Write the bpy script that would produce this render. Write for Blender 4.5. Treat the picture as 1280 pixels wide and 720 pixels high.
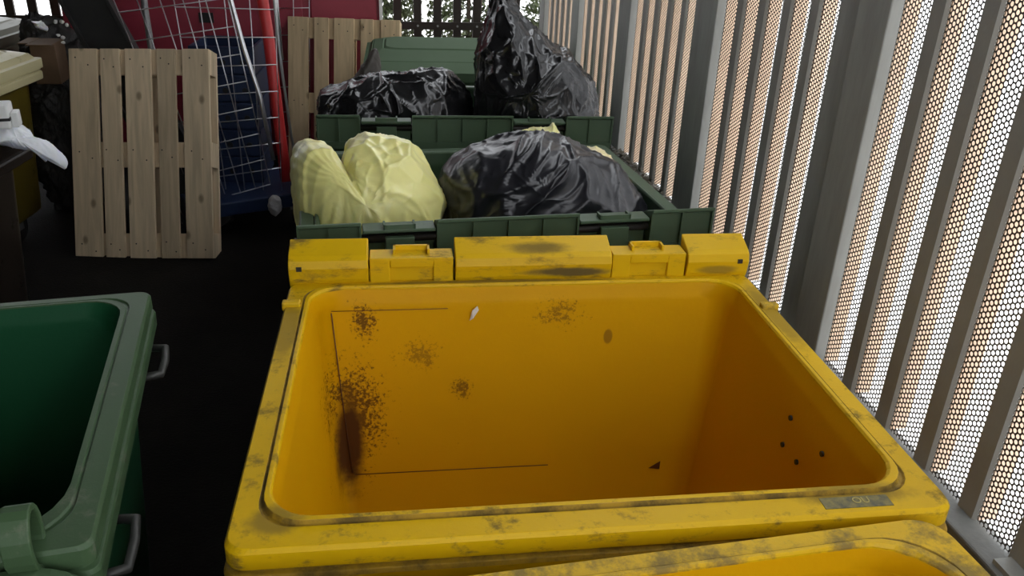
import bpy, bmesh, math, random
from mathutils import Vector, Matrix, noise
R_ = math.radians
rnd = random.Random(7)
for o in list(bpy.data.objects): bpy.data.objects.remove(o)
SC = bpy.context.scene
COL = SC.collection

# ------------------------------------------------------------------ camera, world, light, exposure
FPX, PITCH, ROLL, CAMH = 1044.1, 0.441414, 0.0408657, 2.0
c_, s_ = math.cos(PITCH), math.sin(PITCH)
_r, _u, FWD = Vector((1, 0, 0)), Vector((0, s_, c_)), Vector((0, c_, -s_))
RGT = math.cos(ROLL)*_r + math.sin(ROLL)*_u
UPV = -math.sin(ROLL)*_r + math.cos(ROLL)*_u
EYE = Vector((0, 0, CAMH))
cd = bpy.data.cameras.new('camera'); cam = bpy.data.objects.new('camera', cd); COL.objects.link(cam)
cd.sensor_width = 36; cd.lens = 36*FPX/1280; cd.clip_start = .02; cd.clip_end = 300
m = Matrix.Identity(4)
for i in range(3):
    m[i][0], m[i][1], m[i][2], m[i][3] = RGT[i], UPV[i], -FWD[i], EYE[i]
cam.matrix_world = m
SC.camera = cam

W = bpy.data.worlds.new('sky'); SC.world = W; W.use_nodes = True
bg = W.node_tree.nodes['Background']
bg.inputs[0].default_value = (0.93, 0.96, 1.0, 1); bg.inputs[1].default_value = 3.2     # bright overcast sky
vs = SC.view_settings
vs.view_transform = 'Standard'; vs.look = 'None'; vs.gamma = 1; vs.use_curve_mapping = False
vs.exposure = 0.3

def ray(x, y): return FWD + RGT*((x-640)/FPX) + UPV*((360-y)/FPX)
def at_y(x, y, Y): d = ray(x, y); return EYE + d*(Y/d.y)
def at_z(x, y, z): d = ray(x, y); return EYE + d*((z-CAMH)/d.z)

# fence frame: DD runs along the right-hand fence, NN points out through it
FA = 0.17175
NN = Vector((math.cos(FA), math.sin(FA), 0)); DD = Vector((-math.sin(FA), math.cos(FA), 0))
def FP(l, s, z): return NN*l + DD*s + Vector((0, 0, z))
FROT = FA

# ------------------------------------------------------------------ materials
def mat(name, col, rough=.5, metal=0, spec=.5, noise_amt=.0, noise_scale=8, bump=0, bump_scale=60, dark=None, stretch=None):
    m = bpy.data.materials.new(name); m.use_nodes = True
    nt = m.node_tree; N = nt.nodes; L = nt.links
    b = N['Principled BSDF']
    b.inputs['Base Color'].default_value = (*col, 1); b.inputs['Roughness'].default_value = rough
    b.inputs['Metallic'].default_value = metal; b.inputs['Specular IOR Level'].default_value = spec
    tc = N.new('ShaderNodeTexCoord')
    src = tc.outputs['Object']
    if stretch:
        mp = N.new('ShaderNodeMapping'); mp.inputs['Scale'].default_value = stretch; L.new(src, mp.inputs[0]); src = mp.outputs[0]
    if noise_amt:
        n = N.new('ShaderNodeTexNoise'); n.inputs['Scale'].default_value = noise_scale; n.inputs['Detail'].default_value = 6; n.inputs['Roughness'].default_value = .65
        L.new(src, n.inputs['Vector'])
        r = N.new('ShaderNodeValToRGB'); r.color_ramp.elements[0].position = .38; r.color_ramp.elements[1].position = .68
        d = dark or tuple(c*.35 for c in col)
        r.color_ramp.elements[0].color = (*col, 1)
        r.color_ramp.elements[1].color = (*[c+(dd-c)*noise_amt for c, dd in zip(col, d)], 1)
        L.new(n.outputs['Fac'], r.inputs[0]); L.new(r.outputs[0], b.inputs['Base Color'])
    if bump:
        n2 = N.new('ShaderNodeTexNoise'); n2.inputs['Scale'].default_value = bump_scale; n2.inputs['Detail'].default_value = 5
        L.new(src, n2.inputs['Vector'])
        bp = N.new('ShaderNodeBump'); bp.inputs['Strength'].default_value = bump; bp.inputs['Distance'].default_value = .01
        L.new(n2.outputs['Fac'], bp.inputs['Height']); L.new(bp.outputs[0], b.inputs['Normal'])
    return m

def dirt_mat(name, col, dirt, amount, rough=.42, spots=(), scale=7., edge=.08, streak=(1, 1, 1), spec=.3):
    """plastic with dirt patches; spots = [(object-space centre, radius, strength)] are stains with a place of their own"""
    m = bpy.data.materials.new(name); m.use_nodes = True
    nt = m.node_tree; N = nt.nodes; L = nt.links; b = N['Principled BSDF']
    tc = N.new('ShaderNodeTexCoord'); ob = tc.outputs['Object']
    mp = N.new('ShaderNodeMapping'); mp.inputs['Scale'].default_value = streak; L.new(ob, mp.inputs[0])
    def math_(op, a, b_=None, c=None):
        n = N.new('ShaderNodeMath'); n.operation = op; n.use_clamp = (op == 'MAXIMUM' and False)
        for i, v in enumerate((a, b_, c)):
            if v is None: continue
            if isinstance(v, (int, float)): n.inputs[i].default_value = v
            else: L.new(v, n.inputs[i])
        return n.outputs[0]
    n1 = N.new('ShaderNodeTexNoise'); n1.inputs['Scale'].default_value = scale; n1.inputs['Detail'].default_value = 9; n1.inputs['Roughness'].default_value = .72
    L.new(mp.outputs[0], n1.inputs['Vector'])
    n2 = N.new('ShaderNodeTexNoise'); n2.inputs['Scale'].default_value = scale*15; n2.inputs['Detail'].default_value = 6; n2.inputs['Roughness'].default_value = .7
    L.new(mp.outputs[0], n2.inputs['Vector'])
    def step(v, lo, hi):
        n = N.new('ShaderNodeMapRange'); n.interpolation_type = 'SMOOTHSTEP'
        L.new(v, n.inputs[0]); n.inputs[1].default_value = lo; n.inputs[2].default_value = hi
        return n.outputs[0]
    th = .72 - .34*amount
    a = step(n1.outputs['Fac'], th, th+edge)
    sp = step(n2.outputs['Fac'], .70, .74)
    f = math_('MULTIPLY', a, .75)
    f = math_('MAXIMUM', f, math_('MULTIPLY', sp, .45))
    for (cx, cy, cz), rad, st, mode in spots:
        mp2 = N.new('ShaderNodeMapping'); mp2.vector_type = 'POINT'
        rx, ry, rz = rad
        mp2.inputs['Scale'].default_value = (1/rx, 1/ry, 1/rz); mp2.inputs['Location'].default_value = (-cx/rx, -cy/ry, -cz/rz)
        L.new(ob, mp2.inputs[0])
        ln = N.new('ShaderNodeVectorMath'); ln.operation = 'LENGTH'; L.new(mp2.outputs[0], ln.inputs[0])
        fall = N.new('ShaderNodeMapRange'); L.new(ln.outputs['Value'], fall.inputs[0])
        fall.inputs[1].default_value = 0.0; fall.inputs[2].default_value = 1.0; fall.inputs[3].default_value = 1.0; fall.inputs[4].default_value = 0.0
        if mode == 'speckle':
            t = step(math_('ADD', math_('ADD', math_('MULTIPLY', n2.outputs['Fac'], .55), math_('MULTIPLY', n1.outputs['Fac'], .45)), math_('MULTIPLY', fall.outputs[0], .20)), .60, .68)
            t = math_('MULTIPLY', t, step(fall.outputs[0], 0.0, .25))
        elif mode == 'blot':
            t = step(math_('ADD', math_('MULTIPLY', n1.outputs['Fac'], .5), math_('MULTIPLY', fall.outputs[0], .7)), .48, .75)
            t = math_('MULTIPLY', t, step(fall.outputs[0], 0.0, .3))
        else:
            t = step(fall.outputs[0], .05, .35)
        f = math_('MAXIMUM', f, math_('MULTIPLY', t, st))
    mix = N.new('ShaderNodeMix'); mix.data_type = 'RGBA'
    n3 = N.new('ShaderNodeTexNoise'); n3.inputs['Scale'].default_value = 3; n3.inputs['Detail'].default_value = 4; L.new(ob, n3.inputs['Vector'])
    base = N.new('ShaderNodeMix'); base.data_type = 'RGBA'
    L.new(n3.outputs['Fac'], base.inputs[0]); base.inputs[6].default_value = (*col, 1); base.inputs[7].default_value = (*[c*.82 for c in col], 1)
    L.new(f, mix.inputs[0]); L.new(base.outputs[2], mix.inputs[6]); mix.inputs[7].default_value = (*dirt, 1)
    L.new(mix.outputs[2], b.inputs['Base Color'])
    rr = N.new('ShaderNodeMapRange'); L.new(f, rr.inputs[0]); rr.inputs[3].default_value = rough; rr.inputs[4].default_value = .85
    L.new(rr.outputs[0], b.inputs['Roughness'])
    b.inputs['Specular IOR Level'].default_value = spec
    bp = N.new('ShaderNodeBump'); bp.inputs['Strength'].default_value = .12; bp.inputs['Distance'].default_value = .004
    L.new(n2.outputs['Fac'], bp.inputs['Height']); L.new(bp.outputs[0], b.inputs['Normal'])
    return m

def bag_mat(name, col, rough, sss=0, bump=.5, sc=(9, 40)):
    m = bpy.data.materials.new(name); m.use_nodes = True
    nt = m.node_tree; N = nt.nodes; L = nt.links; b = N['Principled BSDF']
    b.inputs['Base Color'].default_value = (*col, 1); b.inputs['Roughness'].default_value = rough
    b.inputs['Specular IOR Level'].default_value = .6
    if sss:
        b.inputs['Subsurface Weight'].default_value = sss; b.inputs['Subsurface Radius'].default_value = (.04, .03, .01)
    tc = N.new('ShaderNodeTexCoord')
    nz = N.new('ShaderNodeTexNoise'); nz.inputs['Scale'].default_value = 5; nz.inputs['Detail'].default_value = 3
    L.new(tc.outputs['Object'], nz.inputs['Vector'])
    ad = N.new('ShaderNodeMix'); ad.data_type = 'VECTOR'; ad.inputs[0].default_value = .16
    L.new(tc.outputs['Object'], ad.inputs[4]); L.new(nz.outputs['Color'], ad.inputs[5])
    prev = None
    for k, (s, st) in enumerate(((sc[0], bump), (sc[1], bump*.35))):
        v = N.new('ShaderNodeTexVoronoi'); v.feature = 'DISTANCE_TO_EDGE'; v.inputs['Scale'].default_value = s
        mp = N.new('ShaderNodeMapping'); mp.inputs['Rotation'].default_value = (.3+k, .5, .9*k); mp.inputs['Scale'].default_value = (1, 1, .38)
        L.new(ad.outputs[1], mp.inputs[0]); L.new(mp.outputs[0], v.inputs['Vector'])
        mr = N.new('ShaderNodeMapRange'); mr.interpolation_type = 'SMOOTHSTEP'; L.new(v.outputs['Distance'], mr.inputs[0])
        mr.inputs[1].default_value = 0; mr.inputs[2].default_value = .25; mr.inputs[3].default_value = 1; mr.inputs[4].default_value = 0
        bp = N.new('ShaderNodeBump'); bp.inputs['Strength'].default_value = st; bp.inputs['Distance'].default_value = .012 if k == 0 else .004
        L.new(mr.outputs[0], bp.inputs['Height'])
        if prev: L.new(prev, bp.inputs['Normal'])
        prev = bp.outputs[0]
    L.new(prev, b.inputs['Normal'])
    return m

def wood_mat(name, col):
    m = bpy.data.materials.new(name); m.use_nodes = True
    nt = m.node_tree; N = nt.nodes; L = nt.links; b = N['Principled BSDF']
    tc = N.new('ShaderNodeTexCoord'); oi = N.new('ShaderNodeObjectInfo')
    add = N.new('ShaderNodeVectorMath'); add.operation = 'ADD'; L.new(tc.outputs['Object'], add.inputs[0])
    sc = N.new('ShaderNodeVectorMath'); sc.operation = 'SCALE'; L.new(oi.outputs['Random'], sc.inputs['Scale']); sc.inputs[0].default_value = (13, 17, 19)
    L.new(sc.outputs[0], add.inputs[1])
    mp = N.new('ShaderNodeMapping'); mp.inputs['Scale'].default_value = (14, 14, 1.2); L.new(add.outputs[0], mp.inputs[0])
    n = N.new('ShaderNodeTexNoise'); n.inputs['Scale'].default_value = 2.2; n.inputs['Detail'].default_value = 7; n.inputs['Distortion'].default_value = .6; L.new(mp.outputs[0], n.inputs['Vector'])
    r = N.new('ShaderNodeValToRGB'); e = r.color_ramp.elements
    e[0].position = .3; e[0].color = (*[c*.72 for c in col], 1); e[1].position = .65; e[1].color = (*col, 1)
    L.new(n.outputs['Fac'], r.inputs[0])
    # knots and nail stains
    v = N.new('ShaderNodeTexVoronoi'); v.voronoi_dimensions = '2D'; v.inputs['Scale'].default_value = 4.6
    sx_ = N.new('ShaderNodeSeparateXYZ'); cx_ = N.new('ShaderNodeCombineXYZ'); L.new(add.outputs[0], sx_.inputs[0])
    L.new(sx_.outputs['X'], cx_.inputs['X']); L.new(sx_.outputs['Z'], cx_.inputs['Y'])
    mp2 = N.new('ShaderNodeMapping'); mp2.inputs['Scale'].default_value = (1, .6, 1); L.new(cx_.outputs[0], mp2.inputs[0]); L.new(mp2.outputs[0], v.inputs['Vector'])
    mr = N.new('ShaderNodeMapRange'); mr.interpolation_type = 'SMOOTHSTEP'; L.new(v.outputs['Distance'], mr.inputs[0])
    mr.inputs[1].default_value = .03; mr.inputs[2].default_value = .10; mr.inputs[3].default_value = .6; mr.inputs[4].default_value = 0
    mx = N.new('ShaderNodeMix'); mx.data_type = 'RGBA'; L.new(mr.outputs[0], mx.inputs[0]); L.new(r.outputs[0], mx.inputs[6]); mx.inputs[7].default_value = (.09, .05, .025, 1)
    hv = N.new('ShaderNodeHueSaturation'); L.new(mx.outputs[2], hv.inputs['Color'])
    mr2 = N.new('ShaderNodeMapRange'); L.new(oi.outputs['Random'], mr2.inputs[0]); mr2.inputs[3].default_value = .82; mr2.inputs[4].default_value = 1.1
    L.new(mr2.outputs[0], hv.inputs['Value'])
    L.new(hv.outputs[0], b.inputs['Base Color']); b.inputs['Roughness'].default_value = .8; b.inputs['Specular IOR Level'].default_value = .2
    bp = N.new('ShaderNodeBump'); bp.inputs['Strength'].default_value = .25; bp.inputs['Distance'].default_value = .003; L.new(n.outputs['Fac'], bp.inputs['Height']); L.new(bp.outputs[0], b.inputs['Normal'])
    return m

RIMZ_ = 1.03
YEL = (.74, .455, .004)
DIRT = (.085, .065, .03)
M = {}
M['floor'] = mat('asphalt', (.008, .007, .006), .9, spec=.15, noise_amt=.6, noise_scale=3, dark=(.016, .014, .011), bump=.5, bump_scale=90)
M['paving'] = mat('outside paving', (.78, .77, .74), .8, noise_amt=.15, noise_scale=2)
M['roof'] = mat('roof sheet', (.10, .10, .10), .7)
M['wall'] = mat('dark render', (.035, .033, .03), .85, noise_amt=.5, noise_scale=4)
M['kerb'] = mat('grey painted kerb', (.17, .175, .165), .6, noise_amt=.5, noise_scale=9, dark=(.08, .08, .07), bump=.2)
M['steel'] = mat('grey painted steel', (.29, .285, .26), .5, noise_amt=.35, noise_scale=6, dark=(.19, .18, .16), bump=.08)
M['post'] = mat('grey weathered post', (.33, .34, .32), .55, noise_amt=.5, noise_scale=7, dark=(.21, .21, .195), stretch=(3, 3, .6))
M['perf'] = mat('perforated sheet', (.045, .035, .028), .5)
M['batten'] = mat('tan batten', (.76, .56, .40), .7, noise_amt=.25, noise_scale=12)
M['brownslat'] = mat('dark brown slat', (.035, .027, .02), .7, noise_amt=.4)
M['leafbed'] = mat('leaf litter', (.10, .085, .06), .9, noise_amt=.7, noise_scale=30, dark=(.02, .018, .012))
M['y_in'] = dirt_mat('yellow bin inside', (.70, .365, .0012), (.07, .022, .006), .16, spots=[
    ((-.45, .42, .93), (.07, .3, .11), .85, 'speckle'), ((.10, .42, .94), (.13, .3, .08), .6, 'speckle'),
    ((-.30, .42, .84), (.09, .3, .10), .5, 'speckle'),
    ((-.50, .42, .57), (.085, .3, .30), .97, 'blot'), ((-.48, .40, .66), (.17, .3, .32), .85, 'speckle'),
    ((-.18, .42, .72), (.05, .3, .05), .7, 'speckle'),
    ((.235, .42, .87), (.016, .3, .028), .55, 'solid'),
    ((-.3, -.3, .5), (.4, .4, .4), .3, 'speckle')], spec=.15)
M['y_rim'] = dirt_mat('yellow bin rim', YEL, DIRT, .60, scale=17, edge=.16, streak=(.7, .7, 1.6), spec=.2, spots=[((-.1, .485, 1.03), (.75, .035, .03), .7, 'blot'), ((.47, -.46, 1.03), (.22, .06, .03), .6, 'blot'), ((-.56, -.44, 1.03), (.10, .07, .03), .6, 'blot'), ((-.62, .25, 1.03), (.06, .3, .05), .5, 'blot'), ((.62, .25, 1.03), (.06, .35, .05), .5, 'blot')])
M['y_rim2'] = dirt_mat('grimy yellow rim', YEL, (.12, .10, .055), .80, scale=12, edge=.2)
M['y_hinge'] = dirt_mat('yellow hinge', YEL, DIRT, .62, scale=11, edge=.18, streak=(.6, 1, 1.5), spec=.2, spots=[((.12, .49, RIMZ_+.022), (.24, .06, .028), .9, 'blot'), ((.03, .52, RIMZ_+.088), (.2, .06, .03), .75, 'blot'), ((-.1, .5, RIMZ_-.01), (.6, .05, .02), .8, 'blot'), ((.55, .5, RIMZ_+.02), (.12, .05, .03), .55, 'blot')])
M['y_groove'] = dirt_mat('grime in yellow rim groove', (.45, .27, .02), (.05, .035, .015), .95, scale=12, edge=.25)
M['y_out'] = dirt_mat('yellow bin shell', (.72, .36, .012), (.12, .05, .01), .25, streak=(1, 1, .4))
GB = (.045, .085, .045)
M['g_in'] = dirt_mat('green bin inside', (.035, .07, .035), (.03, .03, .02), .3)
M['g_rim'] = dirt_mat('green bin rim', (.075, .12, .07), (.10, .10, .075), .45, edge=.2)
M['g_lid'] = dirt_mat('sage lid', (.095, .145, .085), (.06, .085, .05), .3, edge=.3, streak=(.5, 3, 3), rough=.8, spec=.08)
M['l_in'] = dirt_mat('left bin inside', (.012, .085, .034), (.015, .05, .02), .3, edge=.3)
M['l_rim'] = dirt_mat('left bin rim', (.06, .11, .05), (.17, .18, .13), .48, edge=.16, scale=14)
M['ol'] = dirt_mat('olive yellow bin', (.12, .09, .012), (.06, .05, .02), .4)
M['cream'] = dirt_mat('cream lid', (.62, .56, .32), (.25, .22, .12), .35)
M['grolive'] = dirt_mat('grey olive lid', (.22, .22, .16), (.1, .1, .07), .4)
M['brownbin'] = dirt_mat('dark brown bin', (.022, .016, .012), (.03, .025, .02), .4)
M['blackbag'] = bag_mat('black bin bag', (.010, .010, .011), .24, bump=.4, sc=(7, 24))
M['bluebag'] = bag_mat('bluish black bin bag', (.017, .017, .021), .30, bump=.28, sc=(6, 20))  # bluish black base, slightly lighter than the other black bags
M['yelbag'] = bag_mat('yellow plastic bag', (.80, .75, .29), .30, sss=.25, bump=.22, sc=(5, 16))
M['creambag'] = bag_mat('cream plastic', (.86, .74, .42), .45, sss=.2, bump=.3)
M['greyplastic'] = bag_mat('dirty white plastic', (.42, .40, .40), .5, bump=.3)
M['whitebag'] = bag_mat('white plastic bag', (.82, .84, .88), .4, sss=.2, bump=.3)
M['sack'] = bag_mat('grey brown sack', (.06, .05, .04), .6, bump=.4)
M['pallet'] = wood_mat('pallet wood', (.72, .57, .38))
M['pallet2'] = wood_mat('fresh pallet wood', (.66, .50, .30))
M['maroon'] = mat('maroon panel', (.34, .035, .06), .45, noise_amt=.3, noise_scale=3)
M['red'] = mat('red tube', (.55, .03, .03), .4)
M['chrome'] = mat('zinc wire', (.62, .62, .63), .3, metal=.9)
M['blue'] = mat('dark blue plastic', (.012, .027, .075), .45, noise_amt=.3)
M['slab'] = mat('dark grey board', (.035, .035, .034), .6, noise_amt=.4, noise_scale=5)
M['black'] = mat('black rubber', (.01, .01, .01), .6)
M['hole'] = mat('dark pin', (.015, .012, .01), .5)
M['metal'] = mat('grey handle metal', (.22, .22, .22), .4, metal=.6, noise_amt=.4, noise_scale=20)
M['darkmetal'] = mat('dark dull metal', (.07, .07, .065), .5, metal=.5, noise_amt=.4, noise_scale=20)
M['white'] = mat('white plastic', (.8, .8, .78), .5)
M['paper'] = mat('pale paper', (.72, .68, .60), .8, noise_amt=.3, noise_scale=60)
M['card'] = mat('brown cardboard', (.15, .09, .05), .85, noise_amt=.3)
M['tarp'] = bag_mat('black netting', (.03, .028, .026), .6, bump=.8, sc=(12, 60))
M['label'] = mat('worn grey label', (.09, .085, .05), .6, noise_amt=.8, noise_scale=60, dark=(.30, .24, .06))
M['letter'] = mat('worn label letters', (.42, .34, .10), .6)
M['leaf'] = mat('green leaf', (.035, .055, .016), .6, noise_amt=.6, noise_scale=2.5, dark=(.16, .17, .06))
M['bark'] = mat('bark', (.06, .045, .03), .9)
M['mark'] = mat('brown mark', (.10, .035, .01), .8)

# ------------------------------------------------------------------ mesh helpers
class MB:
    def __init__(s): s.v = []; s.f = []; s.sm = []
    def add(s, vs, fs, smooth=False):
        b = len(s.v); s.v += [Vector(v) for v in vs]; s.f += [tuple(i+b for i in f) for f in fs]; s.sm += [smooth]*len(fs)
        return s
    def box(s, a, b, M4=None):
        x0, y0, z0 = a; x1, y1, z1 = b
        vs = [(x0,y0,z0),(x1,y0,z0),(x1,y1,z0),(x0,y1,z0),(x0,y0,z1),(x1,y0,z1),(x1,y1,z1),(x0,y1,z1)]
        if M4 is not None: vs = [M4 @ Vector(v) for v in vs]
        return s.add(vs, [(0,3,2,1),(4,5,6,7),(0,1,5,4),(1,2,6,5),(2,3,7,6),(3,0,4,7)])
    def obox(s, c, ex, ey, ez):
        c, ex, ey, ez = Vector(c), Vector(ex), Vector(ey), Vector(ez)
        vs = [c+ex*i+ey*j+ez*k for k in (-1,1) for i, j in ((-1,-1),(1,-1),(1,1),(-1,1))]
        return s.add(vs, [(0,3,2,1),(4,5,6,7),(0,1,5,4),(1,2,6,5),(2,3,7,6),(3,0,4,7)])
    def tube(s, pts, r, n=8, cap=True):
        pts = [Vector(p) for p in pts]; rings = []
        rr = r if isinstance(r, (list, tuple)) else [r]*len(pts)
        up = Vector((.123, .456, .88))
        for i, p in enumerate(pts):
            t = (pts[min(i+1, len(pts)-1)]-pts[max(i-1, 0)]).normalized()
            a = t.cross(up).normalized(); b = t.cross(a)
            rings.append([p+(a*math.cos(2*math.pi*k/n)+b*math.sin(2*math.pi*k/n))*rr[i] for k in range(n)])
        return s.loft(rings, closed=False, cap=cap)
    def loft(s, rings, closed=False, cap=False, smooth=True):
        n = len(rings[0]); vs = [v for r in rings for v in r]; fs = []
        m = len(rings)
        for i in range(m if closed else m-1):
            j = (i+1) % m
            for k in range(n):
                k2 = (k+1) % n
                fs.append((i*n+k, i*n+k2, j*n+k2, j*n+k))
        s.add(vs, fs, smooth)
        if cap and not closed:
            b = len(s.v)-len(vs)
            s.f.append(tuple(b+k for k in reversed(range(n)))); s.sm.append(False)
            s.f.append(tuple(b+(m-1)*n+k for k in range(n))); s.sm.append(False)
        return s
    def extrude(s, poly, axis, a, b):
        """poly: list of 2D points, extruded along axis ('x': poly=(y,z))"""
        n = len(poly)
        if axis == 'x': vs = [(a, p, q) for p, q in poly]+[(b, p, q) for p, q in poly]
        elif axis == 'y': vs = [(p, a, q) for p, q in poly]+[(p, b, q) for p, q in poly]
        else: vs = [(p, q, a) for p, q in poly]+[(p, q, b) for p, q in poly]
        fs = [tuple(range(n)), tuple(reversed(range(n, 2*n)))]+[(k, k+n, (k+1) % n+n, (k+1) % n) for k in range(n)]
        return s.add(vs, fs)
    def mesh(s, name, ma):
        me = bpy.data.meshes.new(name); me.from_pydata([tuple(v) for v in s.v], [], s.f)
        me.polygons.foreach_set('use_smooth', s.sm)
        me.materials.append(M[ma] if isinstance(ma, str) else ma)
        bm = bmesh.new(); bm.from_mesh(me); bmesh.ops.recalc_face_normals(bm, faces=bm.faces); bm.to_mesh(me); bm.free()
        me.update()
        return me
    def build(s, name, ma, parent=None, bevel=0, sharp=None):
        me = s.mesh(name, ma)
        o = bpy.data.objects.new(name, me); COL.objects.link(o)
        if parent is not None: o.parent = parent
        if bevel:
            b = o.modifiers.new('bevel', 'BEVEL'); b.width = bevel; b.segments = 2; b.limit_method = 'ANGLE'; b.angle_limit = R_(40)
        return o
def link_mesh(name, me, parent=None, loc=None, rotz=0):
    o = bpy.data.objects.new(name, me); COL.objects.link(o)
    if parent is not None: o.parent = parent
    if loc is not None: o.location = loc
    o.rotation_euler[2] = rotz
    return o
def thing(name, label, cat, loc=(0,0,0), rotz=0, group=None):
    o = bpy.data.objects.new(name, None); COL.objects.link(o); o.location = loc; o.rotation_euler[2] = rotz; o.empty_display_size = .1
    return tag(o, label, cat, group)
def tag(o, label, cat, group=None, kind=None):
    o['label'] = label; o['category'] = cat
    if group: o['group'] = group
    if kind: o['kind'] = kind
    return o
def struct(o, label=None, cat=None):
    o['kind'] = 'structure'
    if label: o['label'] = label
    if cat: o['category'] = cat
    return o

# ------------------------------------------------------------------ the setting
FD = 1.35                     # distance from eye to the fence sheet
LEDGE = .72
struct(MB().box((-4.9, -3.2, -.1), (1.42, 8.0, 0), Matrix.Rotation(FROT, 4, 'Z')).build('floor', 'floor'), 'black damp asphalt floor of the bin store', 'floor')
struct(MB().box((-40, -40, -.25), (60, 80, -.12)).build('ground', 'paving'), 'pale paving outside the bin store', 'ground')
# low wall carrying the fence (ledge on its top)
lw = MB(); lw.box((1.28, -3.2, 0), (1.372, 7.35, LEDGE), Matrix.Rotation(FROT, 4, 'Z'))
struct(lw.build('wall_right', 'kerb', bevel=.006), 'grey low wall with a ledge under the perforated fence', 'wall')
struct(MB().box((-4.9, -3.2, 0), (-4.7, 8.0, 2.9), Matrix.Rotation(FROT, 4, 'Z')).build('wall_left', 'wall'), 'dark wall closing the bin store', 'wall')
struct(MB().box((-4.7, -1.7, 0), (-.75, -1.55, 2.95), Matrix.Rotation(FROT, 4, 'Z')).build('added_shade_wall', 'wall'), 'unseen dark wall added behind the camera to keep light off the left side', 'wall')  # unseen wall, added to block light coming from behind left
ROOF_R, ROOF_Y0, ROOF_Y1 = 1.0, -1.7, 7.2  # edges of the unseen roof are placed to shape the daylight
struct(MB().box((-4.9, ROOF_Y0, 2.95), (ROOF_R, ROOF_Y1, 3.05), Matrix.Rotation(FROT, 4, 'Z')).build('ceiling', 'roof'), 'dark sheet roof over the bin store', 'ceiling')

# ------------------------------------------------------------------ perforated fence on the right
PITCHS, STRIP, RIB, PERIOD, ZTOP = .1835, .1200, .0635, 1.145, 2.55
PH = 5*PITCHS - RIB           # clear length of one panel (five strips, four ribs between)
T = .0145
def perforated_mesh():
    colw = T*.866; nc = int(round(STRIP/colw)); colw = STRIP/nc
    nr = int((ZTOP-LEDGE)/T); mb = MB(); rad = .355*T
    nseg = 12
    for ci in range(nc):
        for ri in range(nr):
            cx = (ci+.5)*colw; cz = (ri+.5+(.25 if ci % 2 else -.25))*T
            hexr = colw/ .866 /1.732*1.0
            outer = []; inner = []
            # hexagon with vertical sides (flat left/right): cell half width colw/2, vertical pitch T
            hx = [(colw/2+colw/6, 0), (colw/2-colw/6, T/2), (-(colw/2-colw/6), T/2), (-(colw/2+colw/6), 0), (-(colw/2-colw/6), -T/2), (colw/2-colw/6, -T/2)]
            for k in range(6):
                a, b = hx[k], hx[(k+1) % 6]
                outer += [a, ((a[0]+b[0])/2, (a[1]+b[1])/2)]
            for (ax, az) in outer:
                l = math.hypot(ax, az); inner.append((ax/l*rad*.97, az/l*rad*1.05))
            vs = [(0, cx+a, cz+b) for a, b in outer]+[(0, cx+a, cz+b) for a, b in inner]
            mb.add(vs, [(k, (k+1) % nseg, (k+1) % nseg+nseg, k+nseg) for k in range(nseg)])
    me = bpy.data.meshes.new('perforated_strip'); me.from_pydata([tuple(v) for v in mb.v], [], mb.f); me.materials.append(M['perf']); me.update()
    return me
perf_me = perforated_mesh()
HT = ZTOP-LEDGE
rib_me = MB().extrude([(-.008, RIB*.1), (-.008, RIB*.9), (.0, RIB), (.002, RIB), (.002, 0), (0, 0)], 'z', 0, HT).mesh('rib', 'steel')
bat_me = MB().box((.006, 0, 0), (.05, RIB, HT)).mesh('batten', 'batten')
ORD = ['first', 'second', 'third', 'fourth', 'fifth', 'sixth', 'seventh', 'eighth']
starts = [2.36+PERIOD*k for k in range(-3, 4)]          # near end of each panel
starts = sorted(starts, reverse=True)
for i, s0 in enumerate(starts):
    t = thing('perforated_fence', 'grey ribbed perforated metal fence panel, %s bay from the back slat fence' % ORD[i], 'fence panel', FP(FD, s0, LEDGE), FROT, 'perforated bays of the right-hand fence')
    for k in range(5):
        link_mesh('perforated_strip', perf_me, t, (0, k*PITCHS, 0))
        if k < 4:
            link_mesh('rib', rib_me, t, (0, k*PITCHS+STRIP, 0)); link_mesh('batten', bat_me, t, (0, k*PITCHS+STRIP, 0))
    link_mesh('batten', bat_me, t, (0, PH+.001, 0))
    MB().box((-.004, 0, HT-.06), (.004, PH, HT)).build('top_flange', 'steel', t)
gap = PERIOD-PH
for i, s0 in enumerate(starts):
    sb = s0+PH                  # post stands on the far side of this panel
    t = thing('fence_post', 'wide grey steel post on the far side of the %s fence bay from the back' % ORD[i], 'post', FP(FD, sb, LEDGE), FROT, 'posts of the perforated fence')
    MB().box((-.035, .0, 0), (.004, gap*.52, HT+.05)).build('channel', 'post', t, bevel=.004)
    MB().box((-.012, gap*.52, 0), (.004, gap, HT+.05)).build('side_plate', 'post', t, bevel=.003)
    MB().box((-.055, .01, 0), (.05, gap-.01, .012)).build('base_plate', 'post', t)
tag(MB().box((1.30, -2.2, ZTOP), (1.42, 7.3, ZTOP+.08), Matrix.Rotation(FROT, 4, 'Z')).build('top_rail', 'steel'), 'grey steel rail along the top of the perforated fence', 'rail')

# leaf litter on the ledge
lm = MB()
for k in range(700):
    s = rnd.uniform(2.9, 4.75); l = rnd.uniform(1.285, 1.343)
    p = FP(l, s, LEDGE+.004+rnd.random()**2*.02); a = rnd.uniform(0, 6.28); L1 = rnd.uniform(.006, .02); W1 = L1*rnd.uniform(.3, .7)
    ex = Vector((math.cos(a), math.sin(a), rnd.uniform(-.5, .5)))*L1; ey = Vector((-math.sin(a), math.cos(a), rnd.uniform(-.5, .5)))*W1
    lm.add([p-ex, p-ey, p+ex, p+ey], [(0, 1, 2, 3)])
tag(lm.build('leaf_litter', 'leafbed'), 'grey brown dead leaf litter on the ledge under the fence', 'leaf litter', kind='stuff')

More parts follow.
